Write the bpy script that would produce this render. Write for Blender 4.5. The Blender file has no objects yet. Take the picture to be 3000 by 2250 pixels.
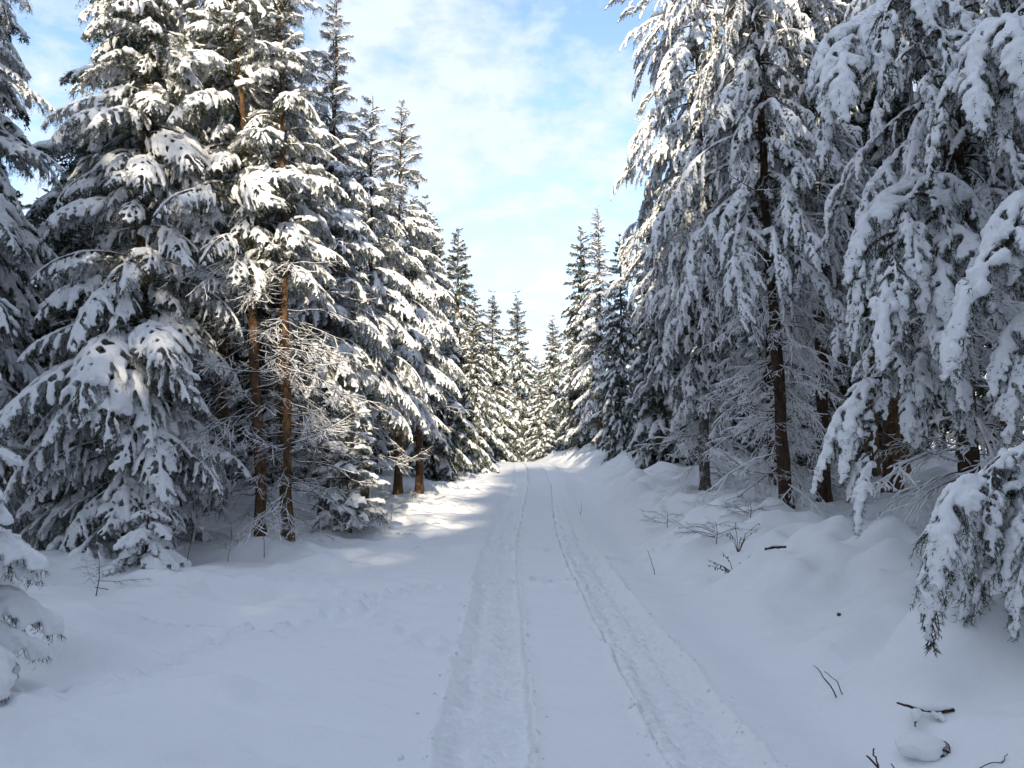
import bpy, math, random
import numpy as np

# ------------------------------------------------------------------ camera, sky, sun, exposure
S = bpy.context.scene
COL = S.collection
R = math.radians
CAM_H = 1.75
cam = bpy.data.cameras.new('camera'); cam_o = bpy.data.objects.new('camera', cam); COL.objects.link(cam_o)
cam.sensor_width = 36.0; cam.lens = 26.04; cam.clip_start = 0.05; cam.clip_end = 2000
cam_o.location = (0, 0, CAM_H); cam_o.rotation_euler = (R(90 + 4.65), 0, 0)
S.camera = cam_o
SUN_EL, SUN_AZ = 17.5, 181.0            # azimuth clockwise from +Y: low, straight behind the camera
SKY_STRENGTH, SUN_STRENGTH, EXPOSURE = 0.12, 2.3, 1.5
S.view_settings.view_transform = 'Standard'; S.view_settings.look = 'None'
S.view_settings.gamma = 1.0; S.view_settings.use_curve_mapping = False
S.view_settings.exposure = EXPOSURE
S.cycles.use_denoising = True
S.cycles.max_bounces = 5; S.cycles.diffuse_bounces = 4; S.cycles.adaptive_threshold = 0.02

def nd(nt, typ, **kw):
    n = nt.nodes.new(typ)
    for k, v in kw.items():
        if hasattr(n, k): setattr(n, k, v)
    return n
def mathn(nt, op, a, b=None, clamp=False):
    n = nt.nodes.new('ShaderNodeMath'); n.operation = op; n.use_clamp = clamp
    for i, v in enumerate((a, b)):
        if v is None: continue
        if isinstance(v, (int, float)): n.inputs[i].default_value = v
        else: nt.links.new(v, n.inputs[i])
    return n.outputs[0]
def ramp(nt, fac, stops):
    r = nt.nodes.new('ShaderNodeValToRGB'); e = r.color_ramp.elements
    while len(e) < len(stops): e.new(0.5)
    for el, (p, c) in zip(e, stops):
        el.position = p; el.color = (c, c, c, 1) if isinstance(c, (int, float)) else (*c, 1)
    nt.links.new(fac, r.inputs[0]); return r.outputs[0]

world = bpy.data.worlds.new('World'); S.world = world; world.use_nodes = True
wt = world.node_tree; wt.nodes.clear()
sky = nd(wt, 'ShaderNodeTexSky'); sky.sky_type = 'NISHITA'; sky.sun_disc = False
sky.sun_elevation = R(SUN_EL); sky.sun_rotation = R(SUN_AZ); sky.altitude = 700; sky.air_density = 1.0
sky.dust_density = 0.6; sky.ozone_density = 1.2
tc = nd(wt, 'ShaderNodeTexCoord'); sx = nd(wt, 'ShaderNodeSeparateXYZ'); wt.links.new(tc.outputs['Generated'], sx.inputs[0])
zc = mathn(wt, 'ADD', mathn(wt, 'MAXIMUM', sx.outputs[2], 0.0), 0.20)
cx = nd(wt, 'ShaderNodeCombineXYZ')                       # a flat cloud deck seen in perspective
wt.links.new(mathn(wt, 'DIVIDE', sx.outputs[0], zc), cx.inputs[0])
wt.links.new(mathn(wt, 'DIVIDE', sx.outputs[1], zc), cx.inputs[1])
def wnoise(scale, detail, rough, off, dist=0.0):
    m = nd(wt, 'ShaderNodeMapping'); m.inputs['Location'].default_value = off; wt.links.new(cx.outputs[0], m.inputs[0])
    n = nd(wt, 'ShaderNodeTexNoise'); n.inputs['Scale'].default_value = scale; n.inputs['Detail'].default_value = detail
    n.inputs['Roughness'].default_value = rough; n.inputs['Distortion'].default_value = dist
    wt.links.new(m.outputs[0], n.inputs[0]); return n.outputs[0]
big = wnoise(1.25, 5, 0.55, (3.1, 1.7, 0), 0.3)
small = wnoise(7.5, 6, 0.60, (7.3, 2.2, 0), 0.15)
cov = mathn(wt, 'ADD', mathn(wt, 'MULTIPLY', big, 0.58), mathn(wt, 'MULTIPLY', small, 0.42))
mask = ramp(wt, cov, [(0.415, 0.04), (0.465, 0.50), (0.535, 0.92)])
tone = ramp(wt, mathn(wt, 'ADD', mathn(wt, 'MULTIPLY', small, 0.6), mathn(wt, 'MULTIPLY', big, 0.4)),
            [(0.38, (2.2, 2.6, 3.35)), (0.60, (2.85, 3.15, 3.75))])
mx = nd(wt, 'ShaderNodeMix'); mx.data_type = 'RGBA'
wt.links.new(mask, mx.inputs[0]); wt.links.new(sky.outputs[0], mx.inputs[6]); wt.links.new(tone, mx.inputs[7])
bg = nd(wt, 'ShaderNodeBackground'); bg.inputs[1].default_value = SKY_STRENGTH
wt.links.new(mx.outputs[2], bg.inputs[0])
wo = nd(wt, 'ShaderNodeOutputWorld'); wt.links.new(bg.outputs[0], wo.inputs[0])

sl = bpy.data.lights.new('sun', 'SUN'); sl.energy = SUN_STRENGTH; sl.angle = R(0.6); sl.color = (1.0, 0.87, 0.66)
so = bpy.data.objects.new('sun', sl); COL.objects.link(so)
so.rotation_euler = (R(90 - SUN_EL), 0, R(180 - SUN_AZ)); so.location = (0, -30, 30)

# ------------------------------------------------------------------ materials
def new_mat(name):
    m = bpy.data.materials.new(name); m.use_nodes = True
    return m, m.node_tree, m.node_tree.nodes['Principled BSDF']
def noise(nt, scale, detail=4, rough=0.55, coord='Object', sc=None):
    t = nd(nt, 'ShaderNodeTexCoord'); src = t.outputs[coord]
    if sc:
        mp = nd(nt, 'ShaderNodeMapping'); mp.inputs['Scale'].default_value = sc; nt.links.new(src, mp.inputs[0]); src = mp.outputs[0]
    n = nd(nt, 'ShaderNodeTexNoise'); n.inputs['Scale'].default_value = scale; n.inputs['Detail'].default_value = detail
    n.inputs['Roughness'].default_value = rough; nt.links.new(src, n.inputs[0]); return n.outputs[0]
def bump(nt, h, strength, dist, prev=None):
    b = nd(nt, 'ShaderNodeBump'); b.inputs['Strength'].default_value = strength; b.inputs['Distance'].default_value = dist
    nt.links.new(h, b.inputs['Height'])
    if prev: nt.links.new(prev, b.inputs['Normal'])
    return b.outputs[0]
def up_facing(nt):
    g = nd(nt, 'ShaderNodeNewGeometry'); s = nd(nt, 'ShaderNodeSeparateXYZ'); nt.links.new(g.outputs['Normal'], s.inputs[0])
    return s.outputs[2]
def mixc(nt, fac, a, b):
    m = nd(nt, 'ShaderNodeMix'); m.data_type = 'RGBA'; nt.links.new(fac, m.inputs[0])
    for i, c in ((6, a), (7, b)):
        if isinstance(c, tuple): m.inputs[i].default_value = (*c, 1)
        else: nt.links.new(c, m.inputs[i])
    return m.outputs[2]

def snow_mat(name, col=(0.86, 0.87, 0.89), b1=0.35, s1=60, d1=0.01, s2=9, d2=0.05):
    m, nt, p = new_mat(name)
    p.inputs['Base Color'].default_value = (*col, 1); p.inputs['Roughness'].default_value = 0.72
    p.inputs['Specular IOR Level'].default_value = 0.2
    n1 = bump(nt, noise(nt, s2, 5), 0.5, d2); n2 = bump(nt, noise(nt, s1, 4, 0.65), b1, d1, n1)
    nt.links.new(n2, p.inputs['Normal']); return m
M_SNOW = snow_mat('branch_snow', (0.90, 0.905, 0.92), 0.5, 55, 0.012, 16, 0.035)
M_GROUND = snow_mat('ground_snow', (0.91, 0.915, 0.93), 0.5, 90, 0.006, 3.5, 0.06)
M_TRACK = snow_mat('packed_snow', (0.83, 0.84, 0.875), 0.6, 46, 0.015, 14, 0.02)
_nt = M_TRACK.node_tree; _nt.links.new(mixc(_nt, ramp(_nt, noise(_nt, 34, 5, 0.7), [(0.36, 0.0), (0.62, 1.0)]), (0.91, 0.915, 0.925), (0.95, 0.953, 0.96)), _nt.nodes['Principled BSDF'].inputs['Base Color'])

m, nt, p = new_mat('spruce_needles'); M_NEEDLE = m       # dark green, dusted with fine snow
info = nd(nt, 'ShaderNodeObjectInfo')
green = mixc(nt, noise(nt, 3.0, 2), (0.017, 0.034, 0.017), (0.046, 0.070, 0.030))
green = mixc(nt, mathn(nt, 'MULTIPLY', info.outputs['Random'], 0.5), green, (0.046, 0.054, 0.025))
fr = mathn(nt, 'ADD', mathn(nt, 'ADD', mathn(nt, 'MULTIPLY', noise(nt, 4.0, 2, 0.6), 0.55), mathn(nt, 'MULTIPLY', noise(nt, 26.0, 3, 0.7), 0.45)), mathn(nt, 'MULTIPLY', up_facing(nt), 0.07))
fr = ramp(nt, fr, [(0.505, 0.0), (0.60, 0.80)])
nt.links.new(mixc(nt, fr, green, (0.72, 0.74, 0.77)), p.inputs['Base Color'])
p.inputs['Roughness'].default_value = 0.7; p.inputs['Specular IOR Level'].default_value = 0.2

def bark_mat(name, a, b, frost):
    m, nt, p = new_mat(name)
    n = ramp(nt, noise(nt, 16, 7, 0.72, sc=(1, 1, 0.4)), [(0.36, 0.0), (0.64, 1.0)]); c = mixc(nt, n, a, b)
    blot = noise(nt, 4.5, 5, 0.7)
    f = ramp(nt, mathn(nt, 'ADD', blot, mathn(nt, 'MULTIPLY', up_facing(nt), 0.25)), [(0.66 - frost, 0.0), (0.74 - frost, 0.9)])
    nt.links.new(mixc(nt, f, c, (0.78, 0.80, 0.83)), p.inputs['Base Color'])
    p.inputs['Roughness'].default_value = 0.85; p.inputs['Specular IOR Level'].default_value = 0.15
    nt.links.new(bump(nt, noise(nt, 30, 6, 0.75, sc=(1, 1, 0.45)), 1.0, 0.06), p.inputs['Normal']); return m
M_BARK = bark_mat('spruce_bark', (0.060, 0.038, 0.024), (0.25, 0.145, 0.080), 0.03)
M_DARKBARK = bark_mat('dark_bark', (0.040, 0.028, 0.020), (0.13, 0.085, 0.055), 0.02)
M_TWIG = bark_mat('twig_bark', (0.055, 0.038, 0.026), (0.14, 0.095, 0.06), 0.03)
M_FROSTBARK = bark_mat('frosted_bark', (0.10, 0.085, 0.07), (0.22, 0.18, 0.15), 0.14)
M_BROWN = bark_mat('dry_plant', (0.10, 0.060, 0.030), (0.20, 0.13, 0.07), -0.02)

# ------------------------------------------------------------------ numeric helpers
def hash3(ix, iy, iz, seed):
    h = (ix.astype(np.int64) * 374761393 + iy.astype(np.int64) * 668265263 + iz.astype(np.int64) * 2147483647 + seed * 1274126177) & 0xffffffff
    h = ((h ^ (h >> 13)) * 1274126177) & 0xffffffff
    h = (h ^ (h >> 16)) & 0xffff
    return h / 65535.0
def vnoise(p, seed=0):
    p = np.asarray(p, float)
    if p.shape[1] == 2: p = np.column_stack([p, np.zeros(len(p))])
    i = np.floor(p); f = p - i; f = f * f * f * (f * (f * 6 - 15) + 10)
    ix, iy, iz = i[:, 0], i[:, 1], i[:, 2]; out = 0
    for dx in (0, 1):
        wx = f[:, 0] if dx else 1 - f[:, 0]
        for dy in (0, 1):
            wy = f[:, 1] if dy else 1 - f[:, 1]
            for dz in (0, 1):
                wz = f[:, 2] if dz else 1 - f[:, 2]
                out = out + wx * wy * wz * hash3(ix + dx, iy + dy, iz + dz, seed)
    return out * 2 - 1
def fbm(p, seed=0, octv=4, gain=0.5):
    a, s, o = 1.0, 0.0, np.asarray(p, float)
    for k in range(octv):
        s = s + a * vnoise(o * (2 ** k) + k * 17.3, seed + k); a *= gain
    return s
def sstep(a, b, x):
    t = np.clip((x - a) / (b - a), 0, 1); return t * t * (3 - 2 * t)
def unit(v):
    return v / np.maximum(np.linalg.norm(v, axis=-1, keepdims=True), 1e-9)

def make_mesh(name, v, f, mats, mi=None, smooth=True):
    me = bpy.data.meshes.new(name); v = np.asarray(v, np.float32); f = np.asarray(f, np.int32)
    n, k = f.shape
    me.vertices.add(len(v)); me.vertices.foreach_set('co', v.ravel())
    me.loops.add(n * k); me.loops.foreach_set('vertex_index', f.ravel())
    me.polygons.add(n); me.polygons.foreach_set('loop_start', np.arange(0, n * k, k, dtype=np.int32))
    if mi is not None: me.polygons.foreach_set('material_index', np.asarray(mi, np.int32))
    me.polygons.foreach_set('use_smooth', np.full(n, smooth, bool))
    for m in mats: me.materials.append(m)
    me.update(calc_edges=True); me.validate(); return me

class Geo:
    """triangles collected into one mesh"""
    def __init__(s): s.v, s.f, s.m, s.n = [], [], [], 0
    def add(s, v, f, m=0):
        s.v.append(v); s.f.append(f + s.n); s.m.append(np.full(len(f), m)); s.n += len(v)
    def arrays(s): return np.concatenate(s.v), np.concatenate(s.f), np.concatenate(s.m)
    def mesh(s, name, mats, smooth=True):
        v, f, m = s.arrays(); return make_mesh(name, v, f, mats, m, smooth)

def tube(pts, rad, sides=5, flat=1.0, cap=True, jitter=0.0, rng=None):
    """swept tube; flat > 1 widens it sideways (level), as lying snow does"""
    pts = np.asarray(pts, float); n = len(pts); rad = np.broadcast_to(np.asarray(rad, float), (n,))
    t = np.gradient(pts, axis=0); t = unit(t)
    up = np.array([0, 0, 1.0]); side = np.cross(t, up); bad = np.linalg.norm(side, axis=1) < 0.15
    side[bad] = np.cross(t[bad], np.array([0.3, 1, 0])); side = unit(side); nrm = np.cross(side, t)
    a = np.linspace(0, 2 * np.pi, sides, endpoint=False)
    rr = rad[:, None] * np.ones(sides)[None]
    if jitter: rr = rr * (1 + jitter * (rng.random((n, sides)) - 0.5) * 2)
    v = pts[:, None] + side[:, None] * (np.cos(a)[None] * rr * flat)[..., None] + nrm[:, None] * (np.sin(a)[None] * rr)[..., None]
    v = v.reshape(-1, 3); i = np.arange(n - 1)[:, None] * sides; j = np.arange(sides)[None]; k = (j + 1) % sides
    q = np.stack([i + j, i + k, i + sides + k, i + sides + j], -1).reshape(-1, 4)
    f = np.concatenate([q[:, [0, 1, 2]], q[:, [0, 2, 3]]])
    if cap:
        v = np.concatenate([v, pts[:1], pts[-1:]]); c0, c1 = n * sides, n * sides + 1; jj = np.arange(sides); kk = (jj + 1) % sides
        f = np.concatenate([f, np.stack([np.full(sides, c0), kk, jj], -1), np.stack([np.full(sides, c1), (n - 1) * sides + jj, (n - 1) * sides + kk], -1)])
    return v, f

def needles(p0, p1, rng, spacing, ln, wd):
    """needle triangles round many straight twigs at once"""
    L = np.linalg.norm(p1 - p0, axis=1); cnt = np.maximum(2, (L / spacing).astype(int)); idx = np.repeat(np.arange(len(L)), cnt)
    t = rng.random(len(idx)); d = unit(p1 - p0)[idx]; b = p0[idx] + (p1 - p0)[idx] * t[:, None]
    r = rng.normal(size=(len(idx), 3)); r = unit(r - d * np.sum(r * d, 1, keepdims=True))
    dr = unit(d * rng.uniform(0.45, 1.0, (len(idx), 1)) + r * 0.75 + np.array([0, 0, -0.12]))
    w = unit(np.cross(dr, rng.normal(size=dr.shape))) * (wd * rng.uniform(0.7, 1.2, (len(idx), 1)))
    l = ln * rng.uniform(0.7, 1.25, (len(idx), 1)); v = np.stack([b - w * 0.5, b + w * 0.5, b + dr * l], 1).reshape(-1, 3)
    return v, np.arange(len(v)).reshape(-1, 3)

def remesh(v, f, voxel, seed, amp=0.012, freq=14.0, cut=0.0, smooth_it=1):
    """blend overlapping snow lumps into one skin"""
    me = make_mesh('tmp_snow', v, f, []); ob = bpy.data.objects.new('tmp_snow', me); COL.objects.link(ob)
    md = ob.modifiers.new('r', 'REMESH'); md.mode = 'VOXEL'; md.voxel_size = voxel
    if smooth_it:
        sm = ob.modifiers.new('s', 'SMOOTH'); sm.factor = 0.5; sm.iterations = smooth_it
    if cut:
        dc = ob.modifiers.new('d', 'DECIMATE'); dc.ratio = cut
    dg = bpy.context.evaluated_depsgraph_get(); ev = ob.evaluated_get(dg); r = ev.to_mesh(); r.calc_loop_triangles()
    n = len(r.vertices); co = np.empty(n * 3, np.float32); r.vertices.foreach_get('co', co); co = co.reshape(-1, 3).astype(float)
    no = np.empty(n * 3, np.float32); r.vertex_normals.foreach_get('vector', no); no = no.reshape(-1, 3)
    tr = np.empty(len(r.loop_triangles) * 3, np.int32); r.loop_triangles.foreach_get('vertices', tr); tr = tr.reshape(-1, 3)
    ev.to_mesh_clear(); bpy.data.objects.remove(ob); bpy.data.meshes.remove(me)
    if n: co = co + no * (amp * fbm(co * freq, seed, 2))[:, None]
    return co, tr

# ------------------------------------------------------------------ spruce boughs
def axis_curve(L, elevs, rng, n=14, wander=0.12):
    """primary branch: elevation angle runs through the list elevs (degrees)"""
    t = np.linspace(0, 1, n); e = np.radians(np.interp(t, np.linspace(0, 1, len(elevs)), elevs)) + rng.normal(0, 0.05, n)
    y = np.cumsum(rng.normal(0, wander, n)) * 0.35; st = L / (n - 1)
    d = np.stack([np.cos(e) * np.cos(y), np.cos(e) * np.sin(y), np.sin(e)], 1)
    return np.concatenate([[[0, 0, 0]], np.cumsum(d[:-1] * st, axis=0)])

def bough(seed, axis, width=0.42, droop=45, gap=0.075, snow=1.0, nd_sp=0.011, nd_ln=0.030, nd_w=0.0050, voxel=0.022, cut=0.45,
          bare=0.04, thick=0.027, r0=0.020, holes=0.22, twigs=True, pend=0.26, fing=0.38, lmax=0.95):
    """returns (wood+needle mesh data, snow mesh data)"""
    rng = np.random.default_rng(seed); g = Geo(); sn = Geo()
    axis = np.asarray(axis, float); seg = np.linalg.norm(np.diff(axis, axis=0), axis=1); cum = np.concatenate([[0], np.cumsum(seg)]); L = cum[-1]
    P = lambda s: np.array([np.interp(s, cum, axis[:, k]) for k in range(3)])
    n = len(axis); rad = r0 * (1 - 0.8 * cum / L) * (0.6 + 0.4 * L / 2.4)
    g.add(*tube(axis, rad, 5, cap=False), 0)
    a0, a1 = [], []; s = bare * L; side = 1
    patch = lambda pt: vnoise(np.array([pt]) * 2.3, seed)[0]
    # snow along the limb itself
    tt = np.linspace(0.06 * L, L, 18); limb = np.array([P(q) for q in tt])
    flatness = lambda q: 0.5 + 0.5 * np.linalg.norm(unit(np.gradient(q, axis=0))[:, :2], axis=1)
    rr = thick * snow * (0.75 + 0.5 * rng.random(18)) * flatness(limb) * np.clip(0.25 + 1.6 * tt / L, 0, 1); rr[-1] *= 0.5; rr[0] *= 0.4
    sn.add(*tube(limb + [0, 0, thick * 0.7], rr, 7, 1.25, True, 0.25, rng))
    while s < L:
        t = s / L; p = P(s); d = unit(P(min(s + 0.06, L)) - P(max(s - 0.06, 0)))
        shape = min(1.0, 0.35 + 2.2 * (t - bare)) * (1.0 - t) ** 0.75 + 0.10
        l = L * width * shape * rng.uniform(0.65, 1.2); l = min(l, lmax)
        h = unit(np.array([d[0], d[1], 0.0]) + 1e-6); lat = np.array([-h[1], h[0], 0]) * side
        ang = R(rng.uniform(38, 66)); dr = unit(d * math.cos(ang) + lat * math.sin(ang))
        m = 6; pts = [p]; dd = dr.copy(); dz = math.sin(R(droop)) * rng.uniform(0.6, 1.3)
        for k in range(m):
            dd = unit(dd + np.array([0, 0, -dz * 0.42]) + rng.normal(0, 0.05, 3)); pts.append(pts[-1] + dd * l / m)
        pts = np.array(pts)
        if twigs: g.add(*tube(pts, np.linspace(0.006, 0.002, m + 1), 3, cap=False), 0)
        a0.append(pts[:-1]); a1.append(pts[1:])
        # side twigs of the branchlet
        nt_ = max(2, int(l / 0.06)); q = rng.uniform(0.1, 1.0, nt_); ks = np.clip((q * m).astype(int), 0, m - 1); fr = q * m - ks
        b = pts[ks] * (1 - fr[:, None]) + pts[ks + 1] * fr[:, None]; td = unit(pts[ks + 1] - pts[ks])
        la = unit(np.cross(td, [0, 0, 1.0]) + 1e-6) * rng.choice([-1, 1], nt_)[:, None]
        tl = (0.06 + 0.13 * rng.random(nt_) * (1 - q))[:, None] * min(1.0, 0.4 + l * 1.3)
        e = b + unit(td * 0.65 + la * 0.7 + np.array([0, 0, -0.25]) * rng.random((nt_, 1)) * 1.6) * tl
        a0.append(b); a1.append(e)
        # hanging twigs below the branchlet: the dark green skirt under the snow
        nh = max(1, int(l / 0.05)); q2 = rng.uniform(0.0, 1.0, nh); k2 = np.clip((q2 * m).astype(int), 0, m - 1); f2 = (q2 * m - k2)[:, None]
        hb = pts[k2] * (1 - f2) + pts[k2 + 1] * f2; hl = (pend * rng.uniform(0.3, 1.0, nh) * min(1.0, 0.35 + l))[:, None]
        hd = unit(np.array([0, 0, -1.0]) + rng.normal(0, 0.22, (nh, 3)) + unit(pts[k2 + 1] - pts[k2]) * 0.35)
        a0.append(hb); a1.append(hb + hd * hl)
        # snow resting on the spray
        pn = patch(p)
        if rng.random() > holes - 0.25 * pn + 0.75 * max(0.0, 0.5 - t) and snow > 0:
            lo = rng.uniform(0.0, 0.45); hi = min(1.0, lo + rng.uniform(0.4, 0.8)); ts = np.linspace(lo, hi, 6) * m
            sp = np.array([[np.interp(x, np.arange(m + 1), pts[:, c]) for c in range(3)] for x in ts])
            pad = rng.random() < 0.16
            r = thick * snow * rng.uniform(0.7, 1.45) * (1.7 if pad else 1.0) * (0.8 + 0.35 * pn) * min(1.15, 0.55 + l * 1.1); env = np.array([0.55, 0.9, 1.05, 1.1, 1.0, 0.6]) * rng.uniform(0.7, 1.3, 6) * flatness(sp)
            sn.add(*tube(sp + [0, 0, r * 0.55], r * env, 6, rng.uniform(1.1, 1.7), True, 0.42, rng))
            for i in range(nt_):                            # fingers of snow out along the twigs
                if rng.random() < fing * snow and lo - 0.1 < q[i] < hi + 0.1:
                    c = np.linspace(0.0, rng.uniform(0.6, 0.95), 3)[:, None]; lp = b[i] * (1 - c) + e[i] * c
                    r2 = max(r * rng.uniform(0.4, 0.75), 0.009); sn.add(*tube(lp + [0, 0, r2 * 0.6], [r2, r2, r2 * 0.6], 5, 1.2, True))
        s += gap * rng.uniform(0.6, 1.4) * 0.5; side = -side
    a0.append(axis[n // 3:-1]); a1.append(axis[n // 3 + 1:])
    a0 = np.concatenate(a0); a1 = np.concatenate(a1)
    g.add(*needles(a0, a1, rng, nd_sp, nd_ln, nd_w), 1)
    sv, sf, _ = sn.arrays(); sv, sf = remesh(sv, sf, voxel, seed, amp=max(voxel * 0.55, 0.010), freq=0.36 / voxel, cut=cut)
    return g.arrays(), (sv, sf)

def dead_branch(seed, L=1.5, sag=-10, r0=0.011, fork=1.0, snow=0.0065, hang=False):
    """leafless lower branch with a rim of snow on every twig"""
    rng = np.random.default_rng(seed); g = Geo(); sn = Geo()
    def limb(p, d, l, r, lvl):
        m = 7; pts = [p]; dd = d.copy()
        for k in range(m):
            dd = unit(dd + rng.normal(0, 0.14, 3) + np.array([0, 0, (0.10 if (not hang and k > 3) else -0.06)]) * (1 if lvl else 0.6)); pts.append(pts[-1] + dd * l / m)
        pts = np.array(pts); rr = np.linspace(r, r * 0.3, m + 1); g.add(*tube(pts, rr, 4 if lvl == 0 else 3, cap=False))
        sr = snow * rng.uniform(0.5, 1.25) * (1.0 if lvl == 0 else 0.72 if lvl == 1 else 0.5) * (0.5 + rng.random(m + 1)); sr[0] *= 0.3; sr[-1] *= 0.3
        sn.add(*tube(pts + [0, 0, 1] * (rr + sr * 0.35)[:, None], sr, 5, 1.1, True))
        if lvl < 2:
            k = int((l / 0.11) * fork) if lvl == 0 else int(l / 0.12 * fork)
            for i in range(k):
                t = rng.uniform(0.15, 1.0); j = min(int(t * m), m - 1); f = t * m - j; b = pts[j] * (1 - f) + pts[j + 1] * f
                td = unit(pts[j + 1] - pts[j]); la = unit(np.cross(td, [0, 0, 1.0])) * (1 if i % 2 else -1)
                limb(b, unit(td * 0.7 + la * rng.uniform(0.3, 1.1) + [0, 0, rng.uniform(-0.6, 0.15)]), l * (1 - t * 0.6) * rng.uniform(0.2, 0.55), r * 0.5, lvl + 1)
    limb(np.zeros(3), unit(np.array([1, 0, math.tan(R(sag))])), L, r0, 0)
    v, f, mi = g.arrays(); sv, sf, _ = sn.arrays(); return (v, f, mi), (sv, sf)

LIB = {}
def reg(kind, L, data, bark=None):
    (v, f, mi), (sv, sf) = data; i = len(LIB.setdefault(kind, []))
    a = make_mesh('branch', v, f, [bark or M_TWIG, M_NEEDLE], mi); b = make_mesh('snow', sv, sf, [M_SNOW])
    LIB[kind].append((L, a, b, data))
r_ = np.random.default_rng(5)
SPREAD = [[6, -14, -38, -56], [-2, -24, -46, -60], [12, -4, -34, -62], [-8, -24, -40, -46], [2, -18, -52, -70]]
for i, e in enumerate(SPREAD):
    reg('spread', 2.3, bough(100 + i, axis_curve(2.3, e, r_), 0.40, 42 + 6 * (i % 3), snow=(1.05, 1.35, 0.8, 1.2, 1.0)[i], holes=(0.05, 0.08, 0.24, 0.10, 0.05)[i], fing=0.95, voxel=0.019, thick=0.027))
for i in range(4):
    reg('mid', 1.35, bough(120 + i, axis_curve(1.35, [12 - 8 * i, -12, -36 - 5 * i, -54], r_), 0.48, 40, gap=0.07, snow=(1.1, 1.35, 0.85, 1.2)[i], holes=0.04 + 0.05 * i, fing=0.95, voxel=0.018, thick=0.027))
for i in range(3):
    reg('top', 0.65, bough(140 + i, axis_curve(0.65, [30, 12, -8, -22], r_), 0.5, 26, gap=0.055, snow=1.0, thick=0.028, bare=0.05, holes=0.12))
def rot_z(v, a): c, d = math.cos(a), math.sin(a); return np.column_stack([v[:, 0] * c - v[:, 1] * d, v[:, 0] * d + v[:, 1] * c, v[:, 2]])
STRANDS = [bough(500 + i, axis_curve(1.0, [[-10, -55, -78, -84], [-30, -66, -80, -86], [0, -45, -72, -80], [-20, -60, -70, -84], [-15, -70, -84, -88], [-5, -50, -75, -85]][i], r_), 0.28 + 0.04 * (i % 3), 50, gap=0.044,
                 snow=(1.0, 0.75, 1.2, 0.9, 0.6, 1.1)[i], thick=0.029, holes=(0.03, 0.10, 0.01, 0.06, 0.16, 0.02)[i], nd_sp=0.0135, nd_ln=0.034, nd_w=0.0062, voxel=0.0145, cut=0.40, fing=0.9, pend=0.14, lmax=0.30) for i in range(6)]
def curtain(seed, axis, n, lens, start=0.3, limb_snow=1.0, spread=70, limb_thick=0.030):
    """a limb from which n ragged strands hang"""
    rng = np.random.default_rng(seed); axis = np.asarray(axis, float); sg = np.linalg.norm(np.diff(axis, axis=0), axis=1); cum = np.concatenate([[0], np.cumsum(sg)]); L = cum[-1]
    P = lambda q: np.array([np.interp(q, cum, axis[:, k]) for k in range(3)])
    (v, f, mi), (sv, sf) = bough(seed, axis, 0.10, 30, gap=0.10, snow=limb_snow, thick=limb_thick, holes=0.15, voxel=0.018, cut=0.45, fing=0.9, bare=start * 0.6, lmax=0.3)
    g, sn = Geo(), Geo(); g.add(v, f, 0); g.m[-1] = mi; sn.add(sv, sf)
    for i in range(n):
        t = start + (1 - start) * (i + rng.uniform(0.2, 0.8)) / n; p = P(t * L); d = P(min(t * L + 0.05, L)) - P(t * L - 0.05)
        az = math.atan2(d[1], d[0]) + R(rng.uniform(-spread, spread)) * (1 if i < n - 1 else 0.2); sc = rng.uniform(*lens)
        (v, f, mi), (sv, sf) = STRANDS[int(rng.integers(6))]; g.add(rot_z(v * sc, az) + p, f, 0); g.m[-1] = mi
        if len(sv): sn.add(rot_z(sv * sc, az) + p, sf)
    sv, sf, _ = sn.arrays(); return g.arrays(), (sv, sf)
HANG = [[-8, -34, -56, -70], [4, -26, -52, -72], [-18, -42, -60, -66], [8, -16, -44, -66]]
for i, e in enumerate(HANG):
    reg('hang', 2.4, curtain(160 + i, axis_curve(2.4, e, r_), 11, (0.35, 0.85), 0.22, (0.9, 1.1, 0.7, 1.0)[i]))
for i in range(3):
    reg('hangmid', 1.3, bough(180 + i, axis_curve(1.3, [0 - 8 * i, -30, -55, -70], r_), 0.40, 62, gap=0.06, snow=(1.0, 0.7, 1.15)[i], holes=0.12, fing=0.9, voxel=0.018, thick=0.024))
for i in range(4):
    reg('dead', 1.5, dead_branch(200 + i, 1.5, (-4, -12, 4, -18)[i]))
for i in range(3):
    reg('frost', 1.6, dead_branch(220 + i, 1.6, (-16, -4, -26)[i], 0.012, 1.5, 0.014, True), M_FROSTBARK)
for i in range(3):                                             # coarse boughs for crowns far off
    reg('far', 2.0, bough(240 + i, axis_curve(2.0, SPREAD[i], r_), 0.42, 46, gap=0.13, snow=1.0, nd_sp=0.075, nd_ln=0.10, nd_w=0.040, voxel=0.046, cut=0.17, thick=0.042, holes=0.18, twigs=False, pend=0.34))
    reg('fartop', 0.8, bough(260 + i, axis_curve(0.8, [26, 8, -10, -20], r_), 0.5, 30, gap=0.085, snow=0.9, nd_sp=0.048, nd_ln=0.08, nd_w=0.029, voxel=0.043, cut=0.20, thick=0.030, holes=0.25, twigs=False, pend=0.2))

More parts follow.
